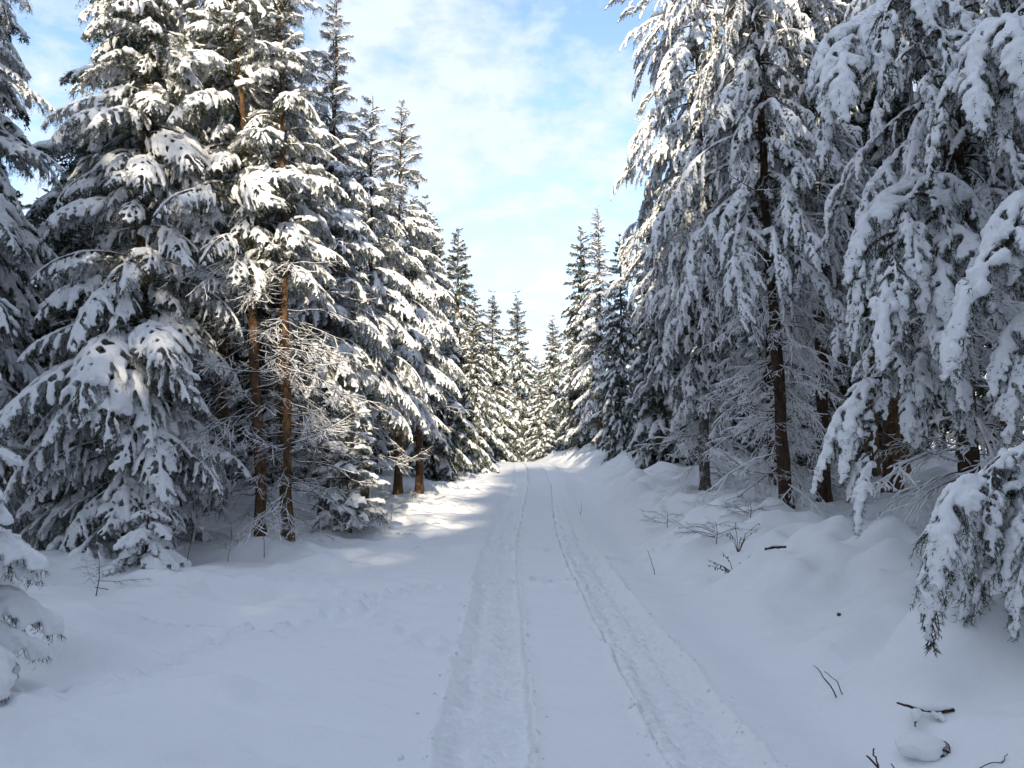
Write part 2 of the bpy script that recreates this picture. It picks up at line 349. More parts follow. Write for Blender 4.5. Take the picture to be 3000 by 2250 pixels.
# ------------------------------------------------------------------ ground
XC_Y = [-80, -20, 0, 4, 12, 18, 22, 25, 32, 38, 45, 55, 70, 120]
XC_X = [-1.5, 0.2, 0.45, 0.48, 0.42, 0.6, 0.8, 0.9, 1.05, 1.0, 0.5, -1.4, -6, -22]
_yy = np.linspace(-80, 120, 801); _xx = np.interp(_yy, XC_Y, XC_X); _k = np.hanning(33); _xx = np.convolve(np.pad(_xx, 16, 'edge'), _k / _k.sum(), 'valid')
def xc(y): return np.interp(y, _yy, _xx)
def road_z(y): return 0.78 * sstep(11, 38, y) - 1.3 * sstep(39, 72, y)
def dimples(x, y, path, step, rad, depth, seed):
    rng = np.random.default_rng(seed); path = np.array(path, float); sg = np.linalg.norm(np.diff(path, axis=0), axis=1); c = np.concatenate([[0], np.cumsum(sg)])
    out = np.zeros_like(x)
    for i, s in enumerate(np.arange(0, c[-1], step)):
        px = np.interp(s, c, path[:, 0]) + rng.normal(0, 0.02) + (0.05 if i % 2 else -0.05); py = np.interp(s, c, path[:, 1]) + rng.normal(0, 0.03)
        k = np.where((np.abs(x - px) < 4 * rad) & (np.abs(y - py) < 4 * rad))
        d2 = ((x[k] - px) ** 2 + ((y[k] - py) / 1.3) ** 2) / rad ** 2; sz = rng.uniform(0.5, 1.2)
        out[k] += sz * depth * (-np.exp(-d2) + 0.8 * np.exp(-((np.sqrt(d2) - 1.7) / 0.5) ** 2))
    return out
TL, TR, TW = -0.64, 0.66, 0.27
def height(x, y, fine=True):
    x = np.asarray(x, float).ravel(); y = np.asarray(y, float).ravel(); u = x - xc(y); p = np.stack([x, y], 1)
    z = road_z(y)
    bank = (0.52 + 0.26 * sstep(13, 30, y)) * sstep(1.45, 3.5, u) - 0.06 * np.exp(-((u - 1.5) / 0.3) ** 2)
    left = 0.10 * sstep(-2.4, -5.5, u) * sstep(8, 12, y) + 0.10 * sstep(-5, -9, u)
    z = z + bank + left
    side = sstep(1.5, 2.6, np.abs(u))
    hump = np.maximum(fbm(p * 0.95, 3, 3), -0.2) * 0.24 * sstep(1.6, 2.8, u) + fbm(p * 0.5 + 9, 5, 3) * 0.13 * sstep(-3.4, -5.5, u) * sstep(6, 10, y)
    hump += 0.11 * fbm(p * 2.1 + 3, 6, 2) * sstep(2.2, 3.2, u)
    z = z + hump + side * 0.06 * fbm(p * np.array([0.8, 1.9]) + 5, 7, 3) + 0.020 * fbm(p * np.array([1.2, 2.6]), 8, 2) * (1 - side)
    # furrows running down the bank and drift ripples over the left field
    z += 0.10 * sstep(1.4, 2.2, u) * (1 - sstep(3.6, 5.5, u)) * vnoise(np.stack([u * 0.5, y * 2.3 - u * 1.1], 1), 9)
    z += 0.30 * sstep(-1.0, -2.3, u) * (0.35 - np.abs(vnoise(np.stack([x * 0.75 - y * 0.3, y * 2.0 + x * 0.65], 1), 10))) * (0.75 + 0.5 * vnoise(p * 0.6, 31)) + 0.036 * sstep(-1.0, -1.6, u) * vnoise(np.stack([x * 2.6, y * 5.5 + x * 2], 1), 20)
    fadef = 1 - sstep(35, 60, y)
    ein = 0.015 * fbm(np.stack([y * 5, u * 0], 1), 11, 3)
    for c, w, dep in ((TL, TW, 0.066), (TR, TW, 0.060)):
        d = np.abs(u - c - 0.03 * vnoise(np.stack([y * 0.35, y * 0 + c], 1), 12)) - w + ein
        soft = np.where((u < c) if c < 0 else (u > c), 0.10, 0.018); inside = 1 - sstep(-soft, 0.02, d); z = z - dep * inside * fadef
        z += fadef * 0.028 * np.exp(-((d - 0.035) / 0.03) ** 2) * (0.5 + 0.9 * np.maximum(0, vnoise(np.stack([y * 7, u * 9], 1), 13)))
        if fine:
            near = (1 - sstep(14, 26, y)) * inside
            z += near * (0.016 * vnoise(np.stack([u * 9, y * 17], 1), 14) + 0.013 * vnoise(np.stack([u * 24, y * 28], 1), 15))
            rut = np.cos((u - c) / w * 2.6 * math.pi) * 0.012 + 0.013 * np.sin(y * 58 + 9 * np.abs(u - c) / w + 3 * vnoise(np.stack([u * 4, y * 3], 1), 16))
            z += near * rut
    if fine:
        z += dimples(x, y, [(-3.9, 4.7), (-3.3, 5.3), (-2.75, 6.3), (-2.2, 7.2), (-1.75, 7.9), (-1.3, 8.8), (-0.9, 9.3)], 0.11, 0.065, 0.045, 1)
        z += dimples(x, y, [(-3.0, 10.2), (-2.6, 9.4), (-2.0, 8.6), (-1.35, 7.7), (-0.85, 6.9), (-0.5, 6.2)], 0.24, 0.08, 0.045, 2)
        z += dimples(x, y, [(-3.4, 13.0), (-2.4, 12.7), (-1.2, 12.9), (-0.2, 13.2), (0.6, 12.2), (1.5, 11.4), (2.4, 11.9)], 0.2, 0.08, 0.045, 3)
        z += dimples(x, y, [(-0.35, 9.6), (0.1, 9.7), (0.5, 9.5), (0.9, 9.6)], 0.13, 0.07, 0.045, 4)
    return z
MOUNDS = ((-3.98, 11.9), (-3.50, 11.85), (-3.84, 12.7), (-3.75, 14.9), (-3.35, 16.9), (-3.15, 20.6), (-2.68, 21.6), (4.45, 17.2), (4.58, 12.5), (5.55, 16.0), (6.35, 15.2), (5.65, 9.2))
_flat = height
def height(x, y, fine=True):
    z = _flat(x, y, fine); x = np.asarray(x, float).ravel(); y = np.asarray(y, float).ravel()
    for k, (a, b) in enumerate(MOUNDS):                    # snow heaped round the stems, with a melt hollow against the bark
        r = np.hypot(x - a - 0.04, y - b + 0.05); z = z + fine * (0.11 * np.exp(-((r - 0.30) / 0.20) ** 2) * (0.75 + 0.25 * np.sin(3 * np.arctan2(y - b, x - a) + k)))
    return z
def gz(x, y): return float(height(np.array([x]), np.array([y]), False)[0])

def cols(a, b, d0, growth):
    out, d = [a], d0
    while out[-1] < b: out.append(out[-1] + d); d *= growth
    return np.array(out)
uc = np.unique(np.round(np.concatenate([
    -cols(2.2, 220, 0.045, 1.055), np.arange(-2.2, TL - 0.34, 0.04), np.arange(TL - 0.34, TL + 0.34, 0.0135), np.arange(TL + 0.34, TR - 0.34, 0.035),
    np.arange(TR - 0.34, TR + 0.34, 0.0135), np.arange(TR + 0.34, 2.2, 0.035), cols(2.2, 220, 0.035, 1.05)]), 4))
uc = uc[np.concatenate([[True], np.diff(uc) > 0.006])]
yr = [2.6]
while yr[-1] < 320: yr.append(yr[-1] + (0.0052 * yr[-1] if yr[-1] < 45 else 0.05 * yr[-1]))
yr = np.concatenate([-cols(-2.6, 180, 0.06, 1.09)[::-1], yr[1:]])
U, Y = np.meshgrid(uc, yr); bend = 1 - sstep(30, 160, np.abs(U)); X = xc(Y) * bend + U; Z = height(X, Y).reshape(X.shape)
GV = np.stack([X, Y, Z], -1)
dx = np.gradient(GV, axis=1); dy = np.gradient(GV, axis=0); GN = unit(np.cross(dx, dy)).reshape(-1, 3); GV = GV.reshape(-1, 3)
nr, nc = X.shape; iy, ix = np.meshgrid(np.arange(nr - 1), np.arange(nc - 1), indexing='ij')
quad = np.stack([iy * nc + ix, iy * nc + ix + 1, (iy + 1) * nc + ix + 1, (iy + 1) * nc + ix], -1)
umid = (uc[:-1] + uc[1:]) / 2; U2 = np.broadcast_to(umid[None], (nr - 1, nc - 1))
def sheet(name, sel, mat, parent=None):
    q = quad[sel]; used, inv = np.unique(q.ravel(), return_inverse=True)
    me = make_mesh(name, GV[used], inv.reshape(-1, 4), [mat]); me.normals_split_custom_set_from_vertices(GN[used].tolist())
    o = bpy.data.objects.new(name, me); COL.objects.link(o)
    if parent: o.parent = parent
    else: o['kind'] = 'structure'
    return o
in_l = np.abs(U2 - TL) < 0.315; in_r = np.abs(U2 - TR) < 0.315; on = (np.abs(U2) < 2.1)
sheet('snowy_ground', ~on, M_GROUND)
road = sheet('snowy_road', on & ~in_l & ~in_r, M_GROUND)
sheet('tyre_track', in_l, M_TRACK, road)['label'] = 'packed left tyre track with fine tread marks'
sheet('tyre_track', in_r, M_TRACK, road)['label'] = 'wider right tyre track with several ruts'

# ------------------------------------------------------------------ trees
def tag(o, label, cat, group=None, kind=None):
    o['label'] = label; o['category'] = cat
    if group: o['group'] = group
    if kind: o['kind'] = kind
    return o
def root(name, loc, rz=0.0, tilt=(0, 0)):
    o = bpy.data.objects.new(name, None); o.empty_display_size = 0.2; COL.objects.link(o); o.location = loc; o.rotation_euler = (tilt[0], tilt[1], rz); return o
def child(name, me, par, loc=(0, 0, 0), rot=(0, 0, 0), sc=1.0):
    o = bpy.data.objects.new(name, me); COL.objects.link(o); o.parent = par; o.location = loc; o.rotation_euler = rot; o.scale = (sc, sc, sc); return o
def trunk_mesh(H, r, seed, mat):
    rng = np.random.default_rng(seed); z = np.concatenate([[-0.35, 0.0, 0.12, 0.35], np.linspace(0.8, H * 0.995, 26)]); t = np.clip(z / H, 0, 1)
    rad = r * (1 - t) ** 0.85 + 0.006 + r * 0.35 * np.exp(-np.clip(z, 0, 9) / 0.14) * (z < 0.8)
    wob = np.cumsum(rng.normal(0, 0.012, (len(z), 2)), axis=0); pts = np.column_stack([wob, z]); pts[:4, :2] = 0
    v, f = tube(pts, rad * rng.uniform(0.93, 1.07, len(z)), 12, 1.0, True, 0.14, rng); return make_mesh('trunk', v, f, [mat])

def crown_plan(H, base, Rm, rng, step=0.38, per=5, power=0.8, fullness=1.0, low=0.72):
    """(z, azimuth, length, t) for every live branch"""
    out = []; z = base
    while z < H - 0.12:
        t = (z - base) / (H - base); k = max(3, int(round(per * (1 - 0.35 * t)))); a0 = rng.uniform(0, 6.28)
        ln = Rm * (1 - t) ** power * min(1.0, low + 1.6 * t) + 0.16
        for i in range(k):
            if rng.random() < fullness:
                out.append((z + rng.uniform(-0.2, 0.2), a0 + i * 6.283 / k + rng.uniform(-0.35, 0.35), ln * rng.choice([rng.uniform(0.85, 1.2), rng.uniform(0.5, 0.8)], p=[0.65, 0.35]), t))
        z += step * (1 - 0.45 * t) * rng.uniform(0.85, 1.15)
    return out

def put_branch(tr, kind, idx, z, az, pitch, roll, sc, off=0.0, name='branch', x=0, y=0):
    L, a, b, _ = LIB[kind][idx]
    o = child(name, a, tr, (x + math.cos(az) * off, y + math.sin(az) * off, z), (roll, pitch, az), sc); child('snow', b, o); return o

def near_tree(x, y, H, Rm, base, label, seed, style='spread', group=None, trunk_r=0.13, tilt=(0, 0), bark=None, dead=(0, 0, 0), step=0.34, per=6,
              power=0.8, full=0.95, cut_above=None, name='spruce_tree', cat='tree', dz=0.0, frost=0, sector=None, droop=0.0, low=0.72):
    rng = np.random.default_rng(seed); tr = root(name, (x, y, gz(x, y) + dz), 0, tilt); tag(tr, label, cat, group)
    child('trunk', trunk_mesh(H, trunk_r, seed, bark or M_BARK), tr)
    for z, az, ln, t in crown_plan(H, base, Rm, rng, step, per, power, full, low):
        if cut_above and z > cut_above and rng.random() < 0.45: ln *= 1.1; continue
        if style == 'hang': kinds = [('hang', 2.4), ('hangmid', 1.3), ('top', 0.65)]
        else: kinds = [('spread', 2.3), ('mid', 1.35), ('top', 0.65)]
        kd, L0 = kinds[0] if ln > 1.55 else kinds[1] if ln > 0.8 else kinds[2]
        pitch = R(-26 * max(0, (t - 0.55)) / 0.45 + 14 * max(0, 0.5 - t) + rng.normal(3, 9) + droop)
        put_branch(tr, kd, int(rng.integers(len(LIB[kd]))), z, az, pitch, R(rng.normal(0, 16)), ln / L0, trunk_r * 0.4 * (1 - t))
    nd_, z0, z1 = dead
    for i in range(nd_):
        z = z0 + (z1 - z0) * (i + rng.random()) / nd_; kd = 'frost' if rng.random() < frost else 'dead'
        az = rng.uniform(0, 6.28) if sector is None else rng.uniform(*sector)
        put_branch(tr, kd, int(rng.integers(len(LIB[kd]))), z, az, R(rng.uniform(-10, 14)), R(rng.uniform(-30, 30)), rng.uniform(0.45, 1.15), trunk_r * 0.5, 'dead_branch')
    return tr

# crowns for trees far off or deep in the wood: one joined crown and one joined snow mesh, shared by the copies
def far_crown(seed, H=12.0, Rm=2.0, base=0.6, per=6, step=0.36, hang=0.0):
    rng = np.random.default_rng(seed); cg, sg = Geo(), Geo()
    for z, az, ln, t in crown_plan(H, base, Rm, rng, step, per, 0.82, 0.95):
        kd, L0 = ('far', 2.0) if ln > 0.85 else ('fartop', 0.8); _, _, _, ((v, f, mi), (sv, sf)) = LIB[kd][int(rng.integers(len(LIB[kd])))]
        th = R(-24 * max(0, (t - 0.55)) / 0.45 + 12 * max(0, 0.5 - t) + hang + rng.uniform(-10, 10)); s = ln / L0
        Ry = np.array([[math.cos(th), 0, math.sin(th)], [0, 1, 0], [-math.sin(th), 0, math.cos(th)]]); Rz = np.array([[math.cos(az), -math.sin(az), 0], [math.sin(az), math.cos(az), 0], [0, 0, 1]])
        M = (Rz @ Ry) * s
        cg.add(v @ M.T + [0, 0, z], f, 0); cg.m[-1] = mi
        if len(sv): sg.add(sv @ M.T + [0, 0, z], sf, 0)
    cv, cf, cm = cg.arrays(); sv, sf, _ = sg.arrays()
    return (H, make_mesh('crown', cv, cf, [M_TWIG, M_NEEDLE], cm), make_mesh('snow', sv, sf, [M_SNOW]), trunk_mesh(H, 0.14, seed, M_BARK))
CROWNS = [far_crown(1, 12, 2.2, 0.4), far_crown(2, 12, 1.9, 0.6), far_crown(3, 12, 2.4, 0.4, 7, 0.38), far_crown(4, 12, 2.1, 0.9), far_crown(5, 12, 2.3, 3.9, 6, 0.36, 6)]
def far_tree(x, y, H, k, label, group=None, wid=1.0, rz=None, name='spruce_tree'):
    H0, c, s, t = CROWNS[k]; tr = root(name, (x, y, gz(x, y) - 0.05), rz if rz is not None else (x * 7.7 + y * 3.1) % 6.28); tag(tr, label, 'tree', group)
    sc = H / H0; tr.scale = (sc * wid, sc * wid, sc); tr.rotation_euler[0] = 0.03 * math.sin(x * 9.1 + y); tr.rotation_euler[1] = 0.03 * math.sin(x * 5.3 - y * 2)
    child('trunk', t, tr); o = child('crown', c, tr); child('snow', s, o); return tr

def sapling_load():
    for i in range(3):
        reg('load', 0.9, bough(300 + i, axis_curve(0.9, [10, -18, -42, -50], r_), 0.5, 55, gap=0.055, snow=1.25, thick=0.044, holes=0.06, nd_sp=0.009, nd_ln=0.026, nd_w=0.0045, voxel=0.016, bare=0.03, fing=0.6, pend=0.16))
sapling_load()
# ---- left edge of the road, nearest first
near_tree(-9.5, 11.8, 15, 2.8, 0.7, 'tall dark spruce cut by the left picture edge, behind the snow-buried sapling', 11, trunk_r=0.15)
near_tree(-5.9, 11.6, 14.5, 2.3, 0.45, 'big spreading spruce whose snow-loaded boughs sweep down to the snow, left of the bare trunks', 12, per=7, trunk_r=0.12, step=0.31)
near_tree(-3.98, 11.9, 13, 1.8, 4.5, 'leaning spruce with a bare orange-brown trunk, leftmost of three trunks close together', 13, trunk_r=0.085, tilt=(0, R(-5)), dead=(64, 0.4, 4.6), full=0.95, droop=-6)
near_tree(-3.84, 12.7, 12, 1.2, 4.4, 'thin spruce trunk standing between two thicker bare trunks', 14, trunk_r=0.06, tilt=(0, R(-3)), dead=(20, 0.6, 4.3), full=0.8)
near_tree(-3.50, 11.85, 12.0, 1.05, 4.5, 'straight bare orange trunk nearest the road in the group of three spruces', 15, trunk_r=0.066, tilt=(0, R(-2.6)), dead=(64, 0.4, 4.8), full=0.95, droop=-6)
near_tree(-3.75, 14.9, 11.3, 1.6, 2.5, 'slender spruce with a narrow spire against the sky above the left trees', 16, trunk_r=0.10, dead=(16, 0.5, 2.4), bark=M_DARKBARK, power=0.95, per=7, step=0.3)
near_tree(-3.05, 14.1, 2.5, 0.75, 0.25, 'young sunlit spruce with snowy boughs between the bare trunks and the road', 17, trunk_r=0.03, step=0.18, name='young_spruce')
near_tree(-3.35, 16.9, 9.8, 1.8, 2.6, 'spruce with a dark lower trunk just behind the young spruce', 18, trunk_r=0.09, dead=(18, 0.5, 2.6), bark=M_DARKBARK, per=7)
near_tree(-3.15, 20.6, 11.3, 2.1, 2.6, 'full pointed spruce rising left of the sky gap, beside the orange trunk', 19, trunk_r=0.12, power=0.9, per=7, step=0.3)
near_tree(-2.68, 21.6, 8.6, 1.6, 3.6, 'spruce on a bare orange lower trunk beside the sunlit snow patch', 20, trunk_r=0.11, dead=(14, 0.7, 3.0), per=7)
G_L = 'spruces along the left side of the road'
far_tree(-2.75, 26.5, 10.2, 0, 'bushy spruce beyond the orange trunk, boughs to the ground on the left verge', G_L, 1.0)
far_tree(-2.35, 32.0, 10.8, 1, 'dark narrow spruce tip showing between the pointed left spruce and the road gap', G_L, 1.1)
far_tree(-1.6, 30.0, 6.5, 2, 'lower broad spruce leaning toward the road on the left verge', G_L, 1.0)
far_tree(-1.9, 38.0, 9.2, 3, 'spruce before the road bend, seventh along the left verge', G_L, 1.1)
far_tree(-1.1, 45.0, 10.6, 0, 'slim spruce with a dark pointed tip left of the end of the road', G_L, 1.1)
far_tree(-2.4, 52.0, 9.0, 2, 'spruce filling the gap beside the bend, behind the slim dark-tipped spruce', G_L, 1.1)
far_tree(0.55, 56.0, 13.0, 0, 'spruce standing in the middle where the road disappears', None, 1.15)
far_tree(-9.4, 16.2, 6.6, 2, 'lower spruce in the gap between the dark edge spruce and the big spreading one', None, 1.3)
far_tree(-11.2, 20.0, 8.0, 0, 'spruce top seen behind the lower spruce in the upper left gap', None, 1.3)
G_E = 'spruces closing the end of the road'
far_tree(2.1, 51.0, 6.2, 2, 'short broad spruce at the right foot of the middle spruce', G_E, 1.3)
far_tree(-0.9, 53.0, 7.4, 3, 'bushy low spruce at the left foot of the middle spruce', G_E, 1.3)
far_tree(4.4, 49.0, 6.6, 0, 'small sunlit spruce at the end of the right bank', G_E, 1.2)
far_tree(-2.0, 60.0, 10.0, 4, 'grey spruce glimpsed behind the low spruces left of the road end', G_E, 1.4)
far_tree(4.0, 72.0, 12.5, 2, 'hazy tip of a spruce behind the right end of the road', G_E, 1.3)
far_tree(6.2, 68.0, 13.5, 3, 'far spruce tip against the sky next to the right-hand pair', G_E, 1.3)
far_tree(3.3, 62.0, 12.0, 0, 'low-looking spruce at the end of the road, right of the middle spruce', None, 1.1)
far_tree(5.2, 56.0, 9.5, 2, 'dim spruce behind the end of the road, at the foot of the right-hand pair', None, 1.1)
far_tree(1.9, 70.0, 10.0, 2, 'distant spruce between the middle spruce and the low-looking one', None, 1.2)
# ---- right edge of the road
near_tree(4.25, 36.0, 12.0, 2.0, 1.2, 'taller of the two sunlit spruces on the right beside the sky gap', 31, trunk_r=0.12, power=0.95, per=7, step=0.3)
far_tree(3.9, 42.0, 13.0, 1, 'shorter pointed spruce just left of the sunlit pair on the right', 'sunlit spruces right of the road', 1.1)
far_tree(4.3, 29.0, 8.8, 0, 'sunlit bushy spruce under the taller right-hand pair', 'sunlit spruces right of the road', 0.9)
far_tree(5.0, 24.0, 9.5, 2, 'spruce with snow-white boughs half hidden by the hanging branches on the right', 'sunlit spruces right of the road', 0.9)
near_tree(4.45, 17.2, 15, 3.15, 2.3, 'huge spruce with curtains of hanging boughs along the right side of the sky', 32, 'hang', trunk_r=0.12, dead=(30, 0.4, 2.8), frost=0.8, step=0.31, per=6, bark=M_FROSTBARK, power=0.42, low=0.34, droop=7)
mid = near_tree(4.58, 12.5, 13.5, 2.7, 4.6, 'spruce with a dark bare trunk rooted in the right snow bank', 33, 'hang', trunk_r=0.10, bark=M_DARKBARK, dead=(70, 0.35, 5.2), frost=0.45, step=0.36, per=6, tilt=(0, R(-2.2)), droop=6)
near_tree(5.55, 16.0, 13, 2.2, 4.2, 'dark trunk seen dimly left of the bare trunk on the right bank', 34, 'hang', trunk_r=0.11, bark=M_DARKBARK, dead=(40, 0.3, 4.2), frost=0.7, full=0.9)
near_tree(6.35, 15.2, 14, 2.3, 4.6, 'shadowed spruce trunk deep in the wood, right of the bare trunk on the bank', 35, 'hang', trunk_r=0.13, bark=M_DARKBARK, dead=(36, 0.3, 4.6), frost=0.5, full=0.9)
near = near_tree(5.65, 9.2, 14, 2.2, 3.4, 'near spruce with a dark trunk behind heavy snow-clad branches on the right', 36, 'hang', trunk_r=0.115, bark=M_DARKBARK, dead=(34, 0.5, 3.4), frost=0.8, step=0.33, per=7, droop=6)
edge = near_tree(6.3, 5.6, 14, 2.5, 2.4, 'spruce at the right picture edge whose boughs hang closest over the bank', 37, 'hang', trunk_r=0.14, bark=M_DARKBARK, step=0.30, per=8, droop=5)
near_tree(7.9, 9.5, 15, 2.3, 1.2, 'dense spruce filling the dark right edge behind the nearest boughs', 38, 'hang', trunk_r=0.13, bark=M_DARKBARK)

fr_ = np.random.default_rng(61)
for tree, r0_, zs in ((mid, 0.06, np.arange(4.7, 10.5, 0.42)), (near, 0.07, np.arange(3.6, 9.0, 0.55))):
    for z in zs:                                           # boughs on the road side hide the upper stem
        k = 'hang' if fr_.random() < 0.55 else 'hangmid'; put_branch(tree, k, int(fr_.integers(len(LIB[k]))), z, -2.0 + fr_.uniform(-0.7, 0.7), R(fr_.uniform(0, 16)), R(fr_.uniform(-14, 14)), fr_.uniform(0.55, 0.85), r0_)
# hanging boughs modelled one by one where the photograph shows them
def hero(tree, seed, pts, n=13, lens=(0.45, 0.95), start=0.3, spread=75):
    pts = np.array(pts, float); o = np.array(tree.location); p = pts - o
    s = np.concatenate([[0], np.cumsum(np.linalg.norm(np.diff(p, axis=0), axis=1))]); u = np.linspace(0, s[-1], 22)
    c = np.stack([np.interp(u, s, p[:, k]) for k in range(3)], 1)
    for _ in range(3): c[1:-1] = (c[:-2] + 2 * c[1:-1] + c[2:]) / 4
    (v, f, mi), (sv, sf) = curtain(seed, c, n, lens, start, 1.0, spread, 0.021)
    o = child('branch', make_mesh('branch', v, f, [M_TWIG, M_NEEDLE], mi), tree); child('snow', make_mesh('snow', sv, sf, [M_SNOW]), o)
hero(near, 401, [(5.5, 8.9, 6.0), (4.5, 7.6, 6.5), (3.8, 6.8, 6.2), (3.72, 6.6, 5.6), (3.85, 6.4, 4.9)], 16, (0.65, 1.40), 0.45)
hero(near, 402, [(5.5, 9.0, 4.9), (4.6, 7.8, 4.7), (3.9, 6.9, 4.25), (3.52, 6.6, 3.8), (3.36, 6.5, 3.1)], 17, (0.6, 1.3), 0.42)
hero(near, 403, [(5.5, 9.0, 4.5), (4.6, 7.6, 4.4), (4.05, 6.9, 3.9), (3.82, 6.6, 3.2), (3.78, 6.5, 2.9)], 14, (0.6, 1.3), 0.45)
hero(near, 404, [(5.5, 9.0, 3.3), (4.3, 7.8, 3.1), (3.55, 6.9, 2.65), (3.26, 6.7, 2.1), (3.2, 6.6, 1.5)], 17, (0.5, 1.05), 0.45)
hero(near, 405, [(5.5, 9.0, 3.3), (4.7, 7.9, 3.2), (4.0, 7.1, 2.8), (3.72, 6.8, 2.2)], 12, (0.55, 1.2), 0.5)
hero(near, 406, [(5.5, 9.0, 6.7), (4.4, 7.9, 6.6), (3.5, 7.1, 6.0), (3.15, 6.9, 5.0)], 10, (0.6, 1.3), 0.5, 40)
hero(edge, 407, [(6.2, 5.6, 2.2), (4.6, 5.2, 2.1), (3.5, 5.0, 1.78), (3.0, 4.9, 1.5), (2.86, 4.85, 1.33)], 14, (0.5, 1.05), 0.5, 60)
hero(edge, 408, [(6.2, 5.6, 2.3), (4.7, 5.2, 2.15), (3.8, 5.0, 1.8), (3.3, 4.9, 1.45)], 13, (0.65, 1.40), 0.5, 70)
hero(edge, 409, [(6.2, 5.6, 4.0), (5.0, 5.5, 4.2), (4.15, 5.5, 3.8), (3.72, 5.4, 3.2)], 14, (0.65, 1.40), 0.45)
hero(edge, 410, [(6.2, 5.7, 5.4), (5.1, 5.9, 5.7), (4.2, 6.0, 5.4), (3.82, 6.0, 4.7)], 14, (0.65, 1.40), 0.45)
hero(edge, 411, [(6.2, 5.7, 3.3), (5.0, 5.6, 3.3), (4.2, 5.6, 2.9), (3.85, 5.5, 2.5)], 13, (0.55, 1.30), 0.5)

hero(edge, 412, [(6.2, 5.6, 2.6), (4.9, 5.1, 2.3), (3.9, 4.9, 1.9), (3.42, 4.8, 1.35)], 12, (0.6, 1.2), 0.5, 70)
hero(edge, 413, [(6.2, 5.6, 1.95), (4.8, 5.0, 1.8), (3.8, 4.75, 1.5), (3.28, 4.7, 1.12)], 14, (0.5, 0.95), 0.5, 80)
# ---- small growth
def sapling(x, y, H, Rm, label, seed, kind='load', step=0.15, per=6, base=0.12):
    rng = np.random.default_rng(seed); tr = root('young_spruce', (x, y, gz(x, y) - 0.03)); tag(tr, label, 'young spruce')
    child('trunk', trunk_mesh(H, 0.025, seed, M_BARK), tr)
    for z, az, ln, t in crown_plan(H, base, Rm, rng, step, per, 0.75, 1.0):
        put_branch(tr, kind, int(rng.integers(len(LIB[kind]))), z, az, R(-30 * max(0, t - 0.6) / 0.4 + rng.uniform(-8, 10)), R(rng.uniform(-12, 12)), ln / LIB[kind][0][0], 0.01)
sapling(-4.02, 5.3, 2.45, 0.72, 'snow-buried young spruce cut by the left picture edge', 51, step=0.17, per=6)
sapling(-4.95, 10.2, 0.85, 0.55, 'low bushy young spruce under a snow cap in front of the big left tree', 52, step=0.13)

# ---- the wood behind both edges
rng = np.random.default_rng(77)
def wood(side, y0, y1, d0, d1, n, label, group, hmin=12, hmax=16, tries=900, mind=2.1, wid=(0.95, 1.2)):
    pts = []
    for _ in range(tries):
        if len(pts) >= n: break
        y = rng.uniform(y0, y1); edge = (4.6 + 0.9 if side > 0 else -np.interp(y, [-60, 4, 12, 22, 40], [8, 8.5, 6.5, 5.0, 4.4])) ; x = (edge + side * rng.uniform(d0, d1)) if side > 0 else edge - rng.uniform(d0, d1)
        if all((x - a) ** 2 + (y - b) ** 2 > mind ** 2 for a, b in pts): pts.append((x, y))
    for x, y in pts:
        k, H = int(rng.integers(5)), rng.uniform(hmin, hmax)
        if 0 < y < 22: k = 4
        if y > 0 and -0.70 < x / y < -0.54: H = min(H, 1.5 + 0.36 * y)
        far_tree(x, y, H, k, label, group, rng.uniform(*wid), rng.uniform(0, 6.28))
wood(-1, 13.5, 48, 0.4, 10, 36, 'snowy spruce deep in the wood behind the left roadside trees', 'spruces deep in the left wood')
wood(1, 10, 48, 2.4, 12, 36, 'shaded spruce deep in the wood behind the right roadside trees', 'spruces deep in the right wood')
wood(1, -26, 7, 2.2, 7, 12, 'spruce beside the road behind the viewpoint, right side', 'spruces behind the viewpoint on the right', 15, 19)
wood(-1, -14, 8, 1.5, 5, 10, 'spruce beside the road behind the viewpoint, left side', 'spruces behind the viewpoint on the left', 15, 19)
for x, y, H in ((-7.4, -20, 18), (-2.5, -20.5, 12.2), (-6.0, -22, 18), (-4.3, -23, 13.8), (-3.5, -22, 13), (-5.1, -21.5, 14), (-4.0, -25.5, 14.2), (-5.0, -25, 14.5), (-0.6, -20, 18), (1.6, -21.5, 19), (3.9, -20, 19), (6.4, -21, 19), (-2.4, -26, 12.5), (0.4, -26, 20), (2.8, -25, 20), (5.2, -26, 20),
                (-7.0, -27, 19), (-0.4, -34, 22), (1.8, -33, 22), (4.2, -35, 22), (6.8, -33, 22), (-9.0, -33, 22)):  # unseen trees added to shade the foreground; lower ones leave a sunlit strip
    far_tree(x, y, H, (0, 2)[int(abs(x * 3)) % 2], 'unseen spruce added across the road behind the viewpoint to shade the foreground', 'unseen shade spruces across the road behind the viewpoint', 1.25)

